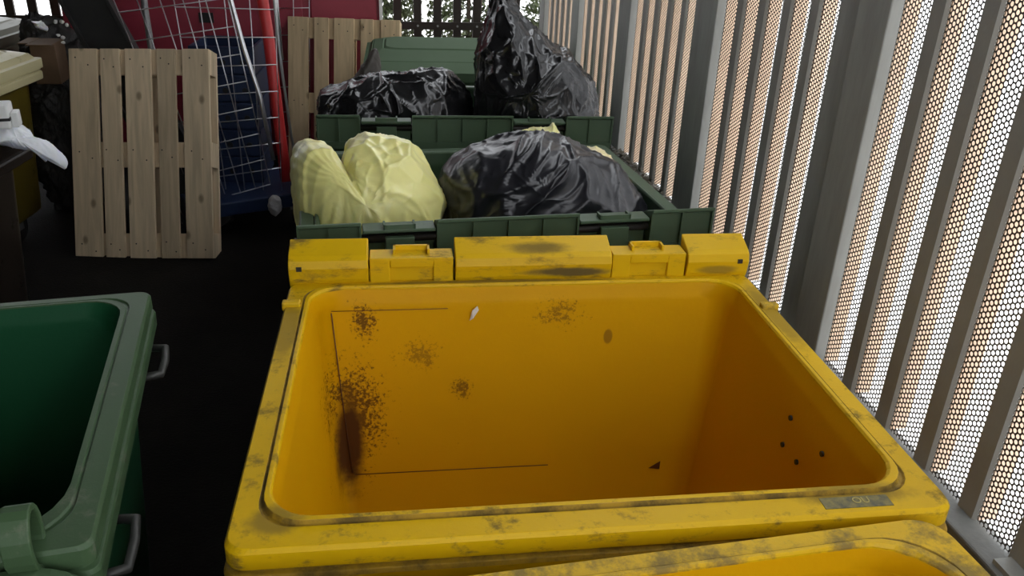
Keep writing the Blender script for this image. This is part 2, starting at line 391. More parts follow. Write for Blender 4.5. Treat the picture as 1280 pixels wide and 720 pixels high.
# ------------------------------------------------------------------ slat fence at the back
SB = 7.05
bf = thing('slat_fence', 'dark brown open slat fence closing the far end', 'fence', FP(0, SB, 0), FROT)
sl_me = MB().box((-.032, -.012, 0), (.032, .012, 2.4)).mesh('slat', 'brownslat')
k = 0
l = -4.6
while l < 1.24:
    link_mesh('slat', sl_me, bf, (l, 0, .12)); l += .16
def on_back(x, y, s=SB):
    d = ray(x, y); tt = s/(d.dot(DD)); return EYE+d*tt
zr = on_back(555, 32).z
MB().box((-4.65, -.03, zr-.03), (1.26, -.012, zr+.03)).build('rail', 'brownslat', bf)
MB().box((-4.65, -.03, .25), (1.26, -.012, .31)).build('rail', 'brownslat', bf)
MB().box((-4.65, -.03, 2.2), (1.26, -.012, 2.26)).build('rail', 'brownslat', bf)
bolt_me = MB().tube([(0, -.036, 0), (0, -.03, 0)], .009, 8).mesh('bolt', 'chrome')
l = -4.6
while l < 1.24:
    link_mesh('bolt', bolt_me, bf, (l, 0, zr)); l += .16

# shrubs beyond the back fence
def shrub(base, rx, rz, h, label, n, seed):
    rg = random.Random(seed)
    t = thing('shrub', label, 'shrub', base, 0, 'shrubs beyond the back fence')
    tr = MB()
    for q in range(5):
        a = rg.uniform(0, 6.28); tr.tube([(0, 0, 0), (math.cos(a)*.12, math.sin(a)*.12, h*.4), (math.cos(a)*rx*.6, math.sin(a)*rx*.6, h*.85)], [.035, .025, .008], 6)
    tr.build('stem', 'bark', t)
    lf = MB()
    for q in range(n):
        a = rg.uniform(0, 6.28); rr = rx*math.sqrt(rg.random()); zz = rg.uniform(.05, h)
        p = Vector((rr*math.cos(a), rr*math.sin(a), zz))
        if noise.noise(p*2.2+Vector((seed, 0, 0))) < -.22: continue
        ex = Vector((rg.uniform(-1, 1), rg.uniform(-1, 1), rg.uniform(-1, 1))).normalized()*rg.uniform(.02, .045)
        ey = ex.cross(Vector((rg.uniform(-1, 1), rg.uniform(-1, 1), rg.uniform(-1, 1)))).normalized()*ex.length*.45
        lf.add([p-ex, p-ey*.9, p+ex, p+ey*.9], [(0, 1, 2, 3)])
    o = lf.build('foliage', 'leaf', t); o['kind'] = 'stuff'
for q, (px, Y, rx, lab) in enumerate([(478, 8.5, .40, 'sparse green shrub seen between slats beside the maroon cabinet'), (583, 8.6, .40, 'leafy green shrub seen through the middle of the back slat fence'), (690, 8.7, .40, 'green shrub beyond the far corner of the perforated fence')]):
    p = at_y(px, 20, Y); shrub((p.x, Y, -.12), rx, 1, 2.3, lab, 9000, q+3)

# ------------------------------------------------------------------ wheeled bins
RIMZ = 1.03
def rrect(hw, y0, y1, r, z, n=6, rb=None):
    pts = []; rb = rb or r
    for (cx, cy, a0, r) in ((hw-rb, y1-rb, 0, rb), (-hw+rb, y1-rb, 90, rb), (-hw+r, y0+r, 180, r), (hw-r, y0+r, 270, r)):
        for k in range(n+1):
            a = R_(a0+90*k/n); pts.append(Vector((cx+r*math.cos(a), cy+r*math.sin(a), z)))
    return pts
def make_bin(name, label, loc, yaw, mats, hw=.6415, hd=.514, ox=.062, of=.075, ob=.05, ro=.035, ri=.085, hinge='blocks', lid=None, handles=False, rim_bead=.006, group=None, cat='bin', rib_=None):
    t = thing(name, label, cat, loc, yaw, group)
    mi, mr, mo, mh = mats
    def ring(f, z, r): return rrect(hw-f*ox, -hd+f*of, hd-f*ob, r, z, rb=(ro+(rib_-ro)*max(0, f)**1.5) if rib_ else None)
    lerp = lambda f: ro+(ri-ro)*min(1, max(0, f))
    # rim: closed moulding
    prof = [(1.0, RIMZ-.05), (.75, RIMZ-.06), (.5, RIMZ-.092), (0.0, RIMZ-.095), (-.06, RIMZ-.09), (-.08, RIMZ-.058), (-.03, RIMZ-.050), (.09, RIMZ-.048), (.09, RIMZ-.043), (.0, RIMZ-.040),
            (0, RIMZ-.008), (.08, RIMZ), (.70, RIMZ), (.74, RIMZ-.004), (.79, RIMZ-.004), (.82, RIMZ+rim_bead), (.95, RIMZ+rim_bead), (1.0, RIMZ)]
    rings = [ring(f, z, max(.012, lerp(f))) for f, z in prof]
    ro_ = MB().loft(rings, closed=True, smooth=False).build('rim', mr, t, bevel=.0022)
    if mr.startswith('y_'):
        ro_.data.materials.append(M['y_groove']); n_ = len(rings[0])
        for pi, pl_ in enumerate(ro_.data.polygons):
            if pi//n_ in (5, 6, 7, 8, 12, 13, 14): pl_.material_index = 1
    # shell: outside and inside skins
    b = MB()
    def rg(dx, d0, d1, r, z): return rrect(hw-dx, -hd+d0, hd-d1, r, z)
    outer = [rg(.12, .12, .10, .06, .17), rg(.10, .10, .09, .07, .19), rg(.045, .05, .038, .08, RIMZ-.08)]
    b.loft(outer, smooth=True)
    nb = len(outer[0]); b.f.append(tuple(len(b.v)-3*nb+k for k in range(nb))); b.sm.append(False)
    rgi = rg
    if rib_: rg = lambda dx, d0, d1, r, z: rrect(hw-dx, -hd+d0, hd-d1, r, z, rb=rib_)
    inner = [rg(ox, of, ob, ri, RIMZ-.004), rg(ox+.006, of+.006, ob+.006, ri, RIMZ-.04), rg(ox+.010, of+.01, ob+.01, ri*.6, RIMZ-.055), rg(ox+.05, of+.05, ob+.045, .035, .452), rg(ox+.054, of+.054, ob+.049, .033, .447), rg(ox+.07, of+.07, ob+.06, .03, .27), rg(ox+.10, of+.1, ob+.09, .05, .24)]
    rg = rgi
    b2 = MB(); b2.loft(inner, smooth=True); nb = len(inner[0]); b2.f.append(tuple(len(b2.v)-nb+k for k in range(nb))); b2.sm.append(False)
    b.build('shell', mo, t)
    b2.build('liner', mi, t)
    # casters
    for sx in (-1, 1):
        for sy in (-1, 1):
            cx, cy = sx*(hw-.24), sy*(hd-.22)
            c = MB().box((cx-.05, cy-.05, .16), (cx+.05, cy+.05, .172)); c.box((cx-.035, cy-.03, .07), (cx-.028, cy+.04, .165)); c.box((cx+.028, cy-.03, .07), (cx+.035, cy+.04, .165))
            co = c.build('caster', 'metal', t)
            MB().tube([(cx-.025, cy+.02, .08), (cx+.025, cy+.02, .08)], .08, 18).build('wheel', 'black', co)
    # trunnions on both sides
    for sx in (() if handles else (-1, 1)):
        MB().tube([(sx*(hw-.07), -.12, .80), (sx*(hw+.035), -.12, .80)], .014, 12).build('trunnion', 'hole', t)
    zt = RIMZ+.10
    if hinge == 'blocks':
        y0, y1 = hd-.018, hd+.062
        shell = [(y0+.012, RIMZ-.02), (y0, RIMZ+.012), (y0-.004, RIMZ+.045), (y0+.002, RIMZ+.066), (y0+.016, RIMZ+.076), (y1, zt), (y1, zt-.012), (y0+.022, RIMZ+.064), (y0+.014, RIMZ+.058), (y0+.009, RIMZ+.045), (y0+.012, RIMZ+.012), (y0+.02, RIMZ-.02)]
        for (a, b_) in ((-hw, -.432), (-.197, .24), (.46, hw)):
            h = MB().extrude(shell, 'x', a, b_)
            ho = h.build('hinge_block', mh, t, bevel=.003)
            nrib = max(2, int(round((b_-a)/.10)))
            rb = MB()
            for q in range(nrib+1):
                x = a+.003+(b_-a-.006)*q/nrib
                rb.extrude([(y0+.012, RIMZ-.02), (y0+.006, RIMZ+.045), (y0+.02, RIMZ+.066), (y1-.004, zt-.008), (y1-.008, RIMZ-.03)], 'x', x-.003, x+.003)
            rb.box((a+.002, y0+.012, RIMZ-.05), (b_-.002, y1-.012, RIMZ-.02)); rb.box((a+.003, y1-.024, RIMZ-.03), (b_-.003, y1-.018, zt-.02))
            rb.build('hinge_rib', mh, ho)
        for (a, b_) in ((-.428, -.203), (.243, .455)):
            w = b_-a; h = MB()
            h.box((a, y0+.016, RIMZ-.03), (b_, y0+.034, RIMZ+.060))
            h.box((a, y0+.004, RIMZ-.004), (a+w*.24, y0+.017, RIMZ+.064)); h.box((b_-w*.24, y0+.004, RIMZ-.004), (b_, y0+.017, RIMZ+.064))
            h.box((a+w*.24, y0+.004, RIMZ+.042), (b_-w*.24, y0+.017, RIMZ+.064))
            h.box((a, y0+.004, RIMZ+.060), (b_, y1-.01, RIMZ+.070))
            lug = h.build('hinge_lug', mh, t, bevel=.0025)
            lp = MB(); xa, xb = a+w*.28, b_-w*.28
            lp.box((xa, y1-.02, RIMZ+.069), (xb, y1-.012, RIMZ+.084)); lp.box((xa, y1-.05, RIMZ+.069), (xa+.006, y1-.012, RIMZ+.084)); lp.box((xb-.006, y1-.05, RIMZ+.069), (xb, y1-.012, RIMZ+.084))
            lp.build('loop', mh, lug)
            rb = MB(); rb.box((a+w*.3, y0+.033, RIMZ-.02), (b_-w*.3, y1-.006, RIMZ+.045)); rb.build('hinge_rib', mh, lug, bevel=.002)
        MB().tube([(-hw+.004, hd+.028, RIMZ+.036), (hw-.004, hd+.028, RIMZ+.036)], .013, 10).build('hinge_pin', 'hole', t)
        for x in (-hw+.028, hw-.028):
            MB().box((x-.007, y0-.0065, RIMZ+.040), (x+.007, y0+.004, RIMZ+.052)).build('dark_hole_block', 'hole', t)  # dark box paints in the shade of a small square hole
    elif hinge == 'loops':
        for x in (-.545, -.455, .455, .545):
            y0 = hd+.005; yc, zc = hd-.008, RIMZ+.025
            ringo = [(yc+.04*math.cos(q*math.pi/9), zc+.062*math.sin(q*math.pi/9)) for q in range(18)]
            ringi = [(yc+.029*math.cos(q*math.pi/9), zc+.05*math.sin(q*math.pi/9)) for q in range(18)]
            n = 18; vs = [(x-.022, a, b_) for a, b_ in ringo]+[(x+.022, a, b_) for a, b_ in ringo]+[(x-.022, a, b_) for a, b_ in ringi]+[(x+.022, a, b_) for a, b_ in ringi]
            fs = []
            for q in range(n):
                q2 = (q+1) % n; fs += [(q, q2, n+q2, n+q), (2*n+q2, 2*n+q, 3*n+q, 3*n+q2), (q2, q, 2*n+q, 2*n+q2), (n+q, n+q2, 3*n+q2, 3*n+q)]
            MB().add(vs, fs).build('hinge_loop', mh, t, bevel=.003)
        MB().tube([(-.53, hd-.008, RIMZ+.025), (.53, hd-.008, RIMZ+.025)], .012, 10).build('hinge_pin', 'hole', t)
    if handles:
        for sx in (-1, 1):
            for yy in (-.30, .36):
                x0 = sx*(hw-.02); x1 = sx*(hw+.03)
                MB().tube([(x0, yy-.075, RIMZ-.11), (x1, yy-.065, RIMZ-.11), (x1+.004*sx, yy, RIMZ-.11), (x1, yy+.065, RIMZ-.11), (x0, yy+.075, RIMZ-.11)], .010, 8).build('side_handle', 'darkmetal', t)
    if lid == 'closed':
        lb = MB()
        rr = [rg(-.012, -.012, -.012, .04, RIMZ-.03), rg(-.012, -.012, -.012, .04, RIMZ+.02), rg(.01, .01, .01, .05, RIMZ+.025), rg(.03, .16, .02, .06, RIMZ+.05), rg(.034, .164, .024, .06, RIMZ+.044), rg(.04, .175, .03, .06, RIMZ+.052), rg(.10, .45, .09, .08, RIMZ+.072), rg(.108, .455, .096, .08, RIMZ+.065), rg(.12, .47, .11, .1, RIMZ+.078)]
        lb.loft(rr, smooth=False); nb = len(rr[0]); lb.f.append(tuple(len(lb.v)-nb+k for k in range(nb))); lb.sm.append(False)
        lb.build('lid', mh, t)
    if lid == 'hanging':
        # lid swung over the hinge, hanging down outside; rounded top corners
        hx, zt2, zb2, r = .65, RIMZ-.012, .25, .11
        poly = [(-hx, zb2), (hx, zb2)]
        for q in range(9): a = math.pi/2*q/8; poly.append((hx-r+r*math.cos(a), zt2-r+r*math.sin(a)))
        for q in range(9): a = math.pi/2+math.pi/2*q/8; poly.append((-hx+r+r*math.cos(a), zt2-r+r*math.sin(a)))
        lo = MB().extrude(poly, 'y', hd+.014, hd+.036).build('lid', mh, t, bevel=.004)
    return t

ymats = ('y_in', 'y_rim', 'y_out', 'y_hinge')
gmats = ('g_in', 'g_rim', 'g_in', 'g_rim')
YB = make_bin('wheeled_bin', 'open empty yellow four-wheeled bin with stained inside and a full hinge row', (.111, 1.619, 0), .14621, ymats, group=None)
B5 = make_bin('wheeled_bin', 'yellow open bin with heavily grimy rim, touching the front of another yellow bin', (.256, .538, 0), math.pi+R_(13), ('y_in', 'y_rim2', 'y_out', 'y_hinge'), ri=.13, ro=.05, of=.05)
B2 = make_bin('wheeled_bin', 'dark green open bin holding a yellow bag and a black bag', (-.128, 2.905, 0), math.pi+R_(13.6), gmats)
B3 = make_bin('wheeled_bin', 'dark green open bin holding the tall pointed black bag', (-.30, 4.125, 0), math.pi+R_(8.2), gmats)
B4 = make_bin('wheeled_bin', 'sage green bin with closed lid behind the tall black bag', (-.33, 5.40, 0), R_(8), ('g_in', 'g_lid', 'g_in', 'g_lid'), lid='closed', hinge=None)
LB = make_bin('wheeled_bin', 'open bright green bin with worn pale rim and metal side handles', (-1.411, 1.298, 0), math.pi+R_(17), ('l_in', 'l_rim', 'l_in', 'l_rim'), hinge='loops', handles=True, lid='hanging', hd=.483, rib_=.13, ox=.06, of=.035, ob=.045, ri=.09, ro=.02, rim_bead=0)
OB = make_bin('wheeled_bin', 'olive yellow bin with cream lid beside the wooden pallet', (-3.37, 4.3, 0), R_(2), ('ol', 'cream', 'ol', 'cream'), lid='closed', hinge=None)
GBn = make_bin('wheeled_bin', 'grey olive bin with rounded lid behind the olive yellow bin', (-3.95, 5.45, 0), R_(4), ('ol', 'grolive', 'ol', 'grolive'), lid='closed', hinge=None)
BB = make_bin('wheeled_bin', 'dark brown bin with a white bag hanging over its edge', (-2.62, 2.80, 0), R_(3), ('brownbin', 'brownbin', 'brownbin', 'brownbin'), lid='closed', hinge=None)

# small parts of the near yellow bin
MB().box((-.646, .36, RIMZ-.012), (-.60, .385, RIMZ+.012)).build('rim_clip', 'y_rim2', YB, bevel=.004)
MB().box((.60, .28, RIMZ-.012), (.646, .305, RIMZ+.012)).build('rim_clip', 'y_rim2', YB, bevel=.004)
lab = MB().box((.395, -.497, RIMZ), (.525, -.468, RIMZ+.0012)).build('worn_label', 'label', YB)
def text_part(body, size, loc, rot, ma, parent, name, ext=.0006):
    cu = bpy.data.curves.new(name, 'FONT'); cu.body = body; cu.size = size; cu.extrude = ext; cu.align_x = 'CENTER'; cu.align_y = 'CENTER'
    ob = bpy.data.objects.new('tmp', cu); COL.objects.link(ob)
    dg = bpy.context.evaluated_depsgraph_get(); me = bpy.data.meshes.new_from_object(ob.evaluated_get(dg))
    bpy.data.objects.remove(ob)
    me.name = name; me.materials.clear(); me.materials.append(M[ma])
    o = link_mesh(name, me, parent, loc); o.rotation_euler = rot
    return o
text_part('OU', .022, (.47, -.480, RIMZ+.0016), (0, 0, 0), 'letter', YB, 'label_letters')
for q, (x, z, w, h) in enumerate(((.41, .435, .035, .03),)):
    MB().extrude([(x-w/2, z-h*.3), (x+w/2, z-h/2), (x+w/2, z+h/2)], 'y', .4105, .4115).build('scuff_mark', 'mark', YB)

# ------------------------------------------------------------------ bags
def catmull(pts, n):
    out = []; m = len(pts)
    for i in range(m):
        p0, p1, p2, p3 = pts[i-1], pts[i], pts[(i+1) % m], pts[(i+2) % m]
        for k in range(n):
            t = k/n
            out.append(tuple(.5*((2*b)+(-a+c)*t+(2*a-5*b+4*c-d)*t*t+(-a+3*b-3*c+d)*t**3) for a, b, c, d in zip(p0, p1, p2, p3)))
    return out
def bag(name, label, cat, ctr, Y, outline, depth, ma, crease=.02, freq=6., stretch=(1, 1, 1), rot=0., seed=0, zmin=None, squash=.75, group=None, nt=220, nph=110, fold=0., knot=None):
    """a filled bag: outline gives its girth seen from the front, depth its thickness front to back (metres)"""
    C = at_y(ctr[0], ctr[1], Y); d0 = (C-EYE).dot(FWD)
    w = (C-EYE).normalized(); ex = RGT-w*RGT.dot(w); ex.normalize(); ey = w.cross(ex)*-1
    if ey.z < 0: ey = -ey
    sc = d0/FPX
    pl = [((x-ctr[0])*sc, (ctr[1]-y)*sc) for x, y in catmull(outline, 8)]
    def rad(th):
        best = 0; dx, dy = math.cos(th), math.sin(th); n = len(pl)
        for i in range(n):
            ax, ay = pl[i]; bx, by = pl[(i+1) % n]
            den = dx*(by-ay)-dy*(bx-ax)
            if abs(den) < 1e-12: continue
            t = (ax*(by-ay)-ay*(bx-ax))/den; u = (ax*dy-ay*dx)/den
            if t > 0 and -1e-6 <= u <= 1+1e-6: best = max(best, t)
        return best or .05
    rs = [rad(2*math.pi*k/nt) for k in range(nt)]
    mean = sum(rs)/nt
    vs = []; fs = []
    for j in range(1, nph):
        ph = -math.pi/2+math.pi*j/nph; cp = max(0, math.cos(ph))**squash; sp = math.sin(ph)
        for k in range(nt):
            th = 2*math.pi*k/nt; r = rs[k]*cp
            vs.append(C+(ex*math.cos(th)+ey*math.sin(th))*r+w*sp*depth)
    for j in range(nph-2):
        for k in range(nt):
            k2 = (k+1) % nt; fs.append((j*nt+k, j*nt+k2, (j+1)*nt+k2, (j+1)*nt+k))
    a = len(vs); vs.append(C-w*depth); b = len(vs); vs.append(C+w*depth)
    for k in range(nt):
        k2 = (k+1) % nt; fs.append((a, k2, k)); fs.append((b, (nph-2)*nt+k, (nph-2)*nt+k2))
    me = bpy.data.meshes.new(name); me.from_pydata([tuple(v-C) for v in vs], [], fs)
    bm = bmesh.new(); bm.from_mesh(me); bmesh.ops.recalc_face_normals(bm, faces=bm.faces); bm.to_mesh(me); bm.free(); me.update()
    nrm = [v.normal.copy() for v in me.vertices]; co = [v.co.copy() for v in me.vertices]
    Rm = Matrix.Rotation(rot, 3, w) ; so = Vector((seed*3.7, seed*1.3, seed*5.1))
    hs = []
    for i, (p, n) in enumerate(zip(co, nrm)):
        q = Rm @ p; q = Vector((q.x*stretch[0], q.y*stretch[1], q.z*stretch[2]))
        q3 = q*3.1+so; wv = Vector((noise.noise(q3), noise.noise(q3+Vector((31.7, 0, 0))), noise.noise(q3+Vector((0, 57.3, 0)))))*.13
        v1 = noise.voronoi((q+wv)*freq+so)[0]; v2 = noise.voronoi((q+wv*1.4)*freq*2.3+so*2)[0]
        h = math.exp(-(v1[1]-v1[0])*7)*.9+math.exp(-(v2[1]-v2[0])*7)*.35 - .45*(1-v1[0]) + .5*noise.noise(q*4+so)
        if fold and knot:
            kp = (p-knot_local(knot, C, ex, ey, sc, ctr)); 
            a_ = math.atan2(kp.dot(ey), kp.dot(ex)); dist = kp.length
            h += fold*abs(math.sin(a_*11+4*noise.noise(p*5+so)))*math.exp(-dist/.22)
        hs.append(h)
    hm = sum(hs)/len(hs)+.15
    for i, (p, n) in enumerate(zip(co, nrm)):
        p2 = p+n*crease*(hs[i]-hm)
        if zmin is not None and (C.z+p2.z) < zmin: p2.z = zmin-C.z
        me.vertices[i].co = p2
    me.polygons.foreach_set('use_smooth', [True]*len(me.polygons)); me.materials.append(M[ma]); me.update()
    o = link_mesh(name, me, None, C)
    return tag(o, label, cat, group)
def knot_local(k, C, ex, ey, sc, ctr): return ex*((k[0]-ctr[0])*sc)+ey*((ctr[1]-k[1])*sc)

bag('bin_bag', 'pale yellow full plastic bag with two lobes in the dark green bin', 'bag', (458, 258), 2.78,
    [(367, 215), (373, 188), (386, 179), (408, 180), (422, 192), (431, 224), (430, 194), (440, 175), (462, 169), (492, 172), (518, 182), (530, 198), (545, 226), (555, 250), (553, 272), (545, 305), (520, 345), (450, 360), (400, 340), (380, 300), (371, 262)], .27, 'yelbag', crease=.014, freq=4.5, stretch=(1.4, 1.2, .55), seed=1, fold=.75, knot=(431, 222), rot=.3)
bag('bin_bag', 'black full bag with greyish sheen lying beside the pale yellow bag', 'bag', (680, 250), 2.95,
    [(548, 262), (552, 222), (562, 203), (585, 188), (612, 176), (640, 168), (672, 166), (702, 172), (732, 184), (760, 199), (778, 214), (797, 242), (811, 272), (800, 315), (740, 345), (660, 350), (580, 335), (553, 300)], .32, 'bluebag', crease=.020, freq=5.5, stretch=(.8, 1, 1.3), seed=2, rot=.6)
bag('bin_bag', 'crumpled yellow plastic bag peeking out behind the greyish black bag', 'bag', (690, 190), 3.24,
    [(648, 172), (660, 162), (684, 158), (691, 155), (697, 163), (704, 176), (722, 186), (728, 215), (690, 240), (655, 220)], .09, 'yelbag', crease=.012, freq=9, seed=3, nt=140, nph=60)
bag('plastic_sheet', 'cream plastic bundle at the edge of the dark green bin beside yellow bag', 'bag', (738, 202), 3.18,
    [(708, 190), (718, 180), (730, 183), (745, 184), (758, 192), (770, 206), (768, 225), (740, 240), (712, 225)], .08, 'creambag', crease=.01, freq=9, seed=4, nt=120, nph=50)
bag('bin_bag', 'low glossy black bag beside the tall pointed black bag', 'bag', (495, 148), 4.12,
    [(397, 150), (398, 126), (411, 113), (440, 103), (470, 95), (508, 90), (540, 88), (562, 91), (579, 106), (590, 128), (596, 160), (580, 195), (500, 205), (430, 195), (402, 175)], .32, 'blackbag', crease=.022, freq=5.5, stretch=(1.2, 1, .9), seed=5, rot=.4)
bag('bin_bag', 'tall black bag gathered to a point at the top', 'bag', (662, 118), 4.1,
    [(592, 150), (592, 112), (597, 78), (605, 45), (613, 15), (622, -6), (632, 0), (646, 18), (666, 38), (690, 58), (711, 68), (731, 90), (743, 112), (750, 152), (735, 195), (670, 205), (610, 190)], .34, 'blackbag', crease=.024, freq=5, stretch=(1.25, 1, .7), seed=6, fold=1.2, knot=(625, 0), rot=-.35)
bag('sack', 'grey brown sack slumped against the sage green bin', 'bag', (455, 100), 4.62,
    [(432, 105), (440, 98), (450, 86), (460, 72), (468, 62), (474, 66), (476, 100), (470, 130), (440, 130)], .08, 'sack', crease=.01, freq=9, seed=7, nt=100, nph=50)

# ------------------------------------------------------------------ wooden pallets
def pallet(name, label, origin, xdir, updir, wood, group, Wd=.8, Ln=1.2, bx=None):
    """EUR-type pallet stood on its short end; x across, z along the boards, y outward from the front face (towards viewer is -y)"""
    t = thing(name, label, 'pallet', origin, 0, group)
    x = Vector(xdir).normalized(); z = Vector(updir).normalized(); y = z.cross(x).normalized()
    R3 = Matrix((x, y, z)).transposed().to_4x4(); t.matrix_world = Matrix.Translation(origin) @ R3
    bx = bx or [(-.4, .162), (-.222, .112), (-.082, .15), (.100, .108), (.246, .154)]
    for i, (a, w) in enumerate(bx):
        MB().box((a, 0, .0), (a+w, .022, Ln)).build('deck_board', wood, t, bevel=.004)
    for z0, z1 in ((.0, .145), (Ln/2-.0725, Ln/2+.0725), (Ln-.145, Ln)):
        MB().box((-.4, .022, z0), (.4, .044, z1)).build('cross_board', wood, t, bevel=.003)
        for xa, w in ((-.4, .1), (-.0725, .145), (.3, .1)):
            MB().box((xa, .044, z0), (xa+w, .122, z1)).build('block', wood, t, bevel=.004)
    for xa, w in ((-.4, .1), (-.0725, .145), (.3, .1)):
        MB().box((xa, .122, 0), (xa+w, .144, Ln)).build('base_board', wood, t, bevel=.003)
    nm = MB().tube([(0, -.0012, 0), (0, .002, 0)], .0045, 6).mesh('nail', 'black')
    for i, (a, w) in enumerate(bx):
        for zc in (.07, Ln/2, Ln-.07):
            for (fx, fz) in ((.25, .02), (.72, -.025)):
                link_mesh('nail', nm, t, (a+w*fx+rnd.uniform(-.008, .008), 0, zc+fz+rnd.uniform(-.01, .01)))
    return t
pb0, pb1 = at_z(93, 320, 0.0), at_z(268, 326, 0.0)
xd = (pb1-pb0).normalized(); mid = (pb0+pb1)/2
pallet('wooden_pallet', 'worn wooden pallet standing upright on the floor beside the wire roll cage', mid, xd, Vector((-.085, .42, 1.08)), 'pallet', 'upright pallets')
q0 = at_y(361, 25, 6.15); q1 = at_y(499, 25, 6.15)
xm = (q0+q1)/2
zl = 1.13
pallet('wooden_pallet', 'fresh pale wooden pallet leaning against the maroon cabinet', Vector((xm.x+.0, 6.22-.36, .0)), Vector((1, .05, .0)), Vector((-.01, .36, 1.14)), 'pallet2', 'upright pallets', bx=[(-.4, .145), (-.215, .105), (-.0725, .145), (.118, .092), (.262, .138)])

# ------------------------------------------------------------------ maroon cabinet and red tube
SCAB = 6.56
cb = thing('cabinet', 'tall maroon metal cabinet behind the wire roll cage', 'cabinet', FP(0, SCAB, 0), FROT)
lx = lambda x, y: on_back(x, y, SCAB).dot(NN)
xr, xl, xs = lx(476, 10), lx(140, 10)-.35, lx(388, 10)
MB().box((xl, .03, .06), (xr, .30, 2.3)).build('body', 'maroon', cb, bevel=.01)
MB().box((xl+.01, 0, .1), (xs-.06, .035, 2.28)).build('door', 'maroon', cb, bevel=.008)
MB().box((xs+.0, 0, .1), (xr-.03, .035, 2.28)).build('door', 'maroon', cb, bevel=.008)
MB().box((xr-.012, -.01, .06), (xr+.012, .05, 2.3)).build('edge_trim', 'white', cb)
hz = on_back(258, 22, SCAB).z; hx_ = lx(258, 22); MB().box((hx_-.05, -.01, hz-.035), (hx_+.05, .005, hz+.035)).build('handle', 'black', cb)
MB().box((xl, .04, 0), (xr, .29, .06)).build('plinth', 'black', cb)
rt = [at_y(320, -60, 5.42), at_y(328, 0, 5.4), at_y(336, 50, 5.36), at_y(342, 100, 5.31), at_y(352, 180, 5.22)]
e_ = rt[-1]+(rt[-1]-rt[-2])*.6
tag(MB().tube(rt+[e_], .036, 16).build('red_tube', 'red'), 'bright red smooth tube leaning inside the wire roll cage', 'tube')

# ------------------------------------------------------------------ wire roll cage
def grid_panel(parent, p00, p10, p01, p11, nu, nv, r=.0035, frame=None, mname='wire_mesh'):
    mb = MB(); p00, p10, p01, p11 = map(Vector, (p00, p10, p01, p11))
    f = lambda u, v: p00*(1-u)*(1-v)+p10*u*(1-v)+p01*(1-u)*v+p11*u*v
    for i in range(nu+1): mb.tube([f(i/nu, 0), f(i/nu, 1)], r, 6)
    for j in range(nv+1): mb.tube([f(0, j/nv)+Vector((0, -.006, 0)), f(1, j/nv)+Vector((0, -.006, 0))], r, 6)
    o = mb.build(mname, 'chrome', parent)
    if frame:
        for a, b in ((p00, p01), (p10, p11)): MB().tube([a, b], frame, 10).build('frame_tube', 'chrome', parent)
    return o
cage = thing('roll_cage', 'zinc wire mesh roll cage holding blue crates, beside the worn pallet', 'roll cage', (0, 0, 0))
# front mesh: nearly upright, slightly leaning
grid_panel(cage, at_y(262, 256, 5.04), at_y(352, 240, 5.07), at_y(205, -70, 5.17), at_y(341, -60, 5.19), 4, 9, frame=None)
fr = [at_y(375, 235, 5.12), at_y(364, 170, 5.12), at_y(354, 100, 5.12), at_y(347, 45, 5.12), at_y(343, 0, 5.12), at_y(339, -60, 5.12)]
MB().tube(fr, .009, 10).build('frame_tube', 'chrome', cage)
MB().tube([at_y(352, 75, 5.16), at_y(346, 10, 5.16), at_y(341, -60, 5.16)], .013, 8).build('frame_tube', 'chrome', cage)
# back mesh on the far side
wp = thing('wire_panel', 'thin wire mesh panel standing between the fresh pallet and the maroon cabinet', 'wire panel', (0, 0, 0))
grid_panel(wp, at_y(352, 200, 6.33), at_y(388, 198, 6.36), at_y(345, -60, 6.33), at_y(386, -60, 6.36), 2, 8, r=.003)
# platform and casters
pa, pb_, pc, pd = at_z(268, 262, .2), at_z(350, 250, .2), at_z(345, 215, .2), at_z(275, 225, .2)
base_c = (pa+pb_)/2+Vector((.0, .28, 0))
ux = (pb_-pa).normalized(); uy = Vector((-ux.y, ux.x, 0))
MB().obox(base_c-Vector((.15, 0, .02)), ux*.36, uy*.30, Vector((0, 0, .045))).build('platform', 'blue', cage, bevel=.01)
for sx in (-1, 1):
    for sy in (-1, 1):
        c = base_c-Vector((.15, 0, 0))+ux*.30*sx+uy*.24*sy
        co = MB().box((c.x-.03, c.y-.03, .1), (c.x+.03, c.y+.03, .14)).build('caster', 'metal', cage)
        MB().tube([(c.x-.018, c.y, .055), (c.x+.018, c.y, .055)], .055, 14).build('wheel', 'black', co)
# second, tilted cage side leaning on the first
c2 = thing('wire_panel', 'zinc wire mesh panel with a thick bright tube leaning over the roll cage', 'wire panel', (0, 0, 0))
grid_panel(c2, at_y(245, 256, 4.96), at_y(338, 230, 4.97), at_y(118, -60, 5.12), at_y(268, -75, 5.13), 5, 9, r=.0035)
MB().tube([at_y(342, 200, 4.96), at_y(325, 120, 5.0), at_y(305, 60, 5.03), at_y(283, -20, 5.08), at_y(272, -60, 5.1)], .013, 10).build('frame_tube', 'chrome', c2)
c3 = thing('metal_pole', 'grey metal pole standing behind the worn pallet before the maroon cabinet', 'pole', (0, 0, 0))
pp = [at_y(176, -40, 5.15), at_y(181, 10, 5.12), at_y(186, 40, 5.1), at_y(190, 68, 5.08)]
pe = pp[-1]+Vector((.1, -.1, -1.0)); pe.z = .01
MB().tube(pp+[pe], .02, 10).build('shaft', 'metal', c3)

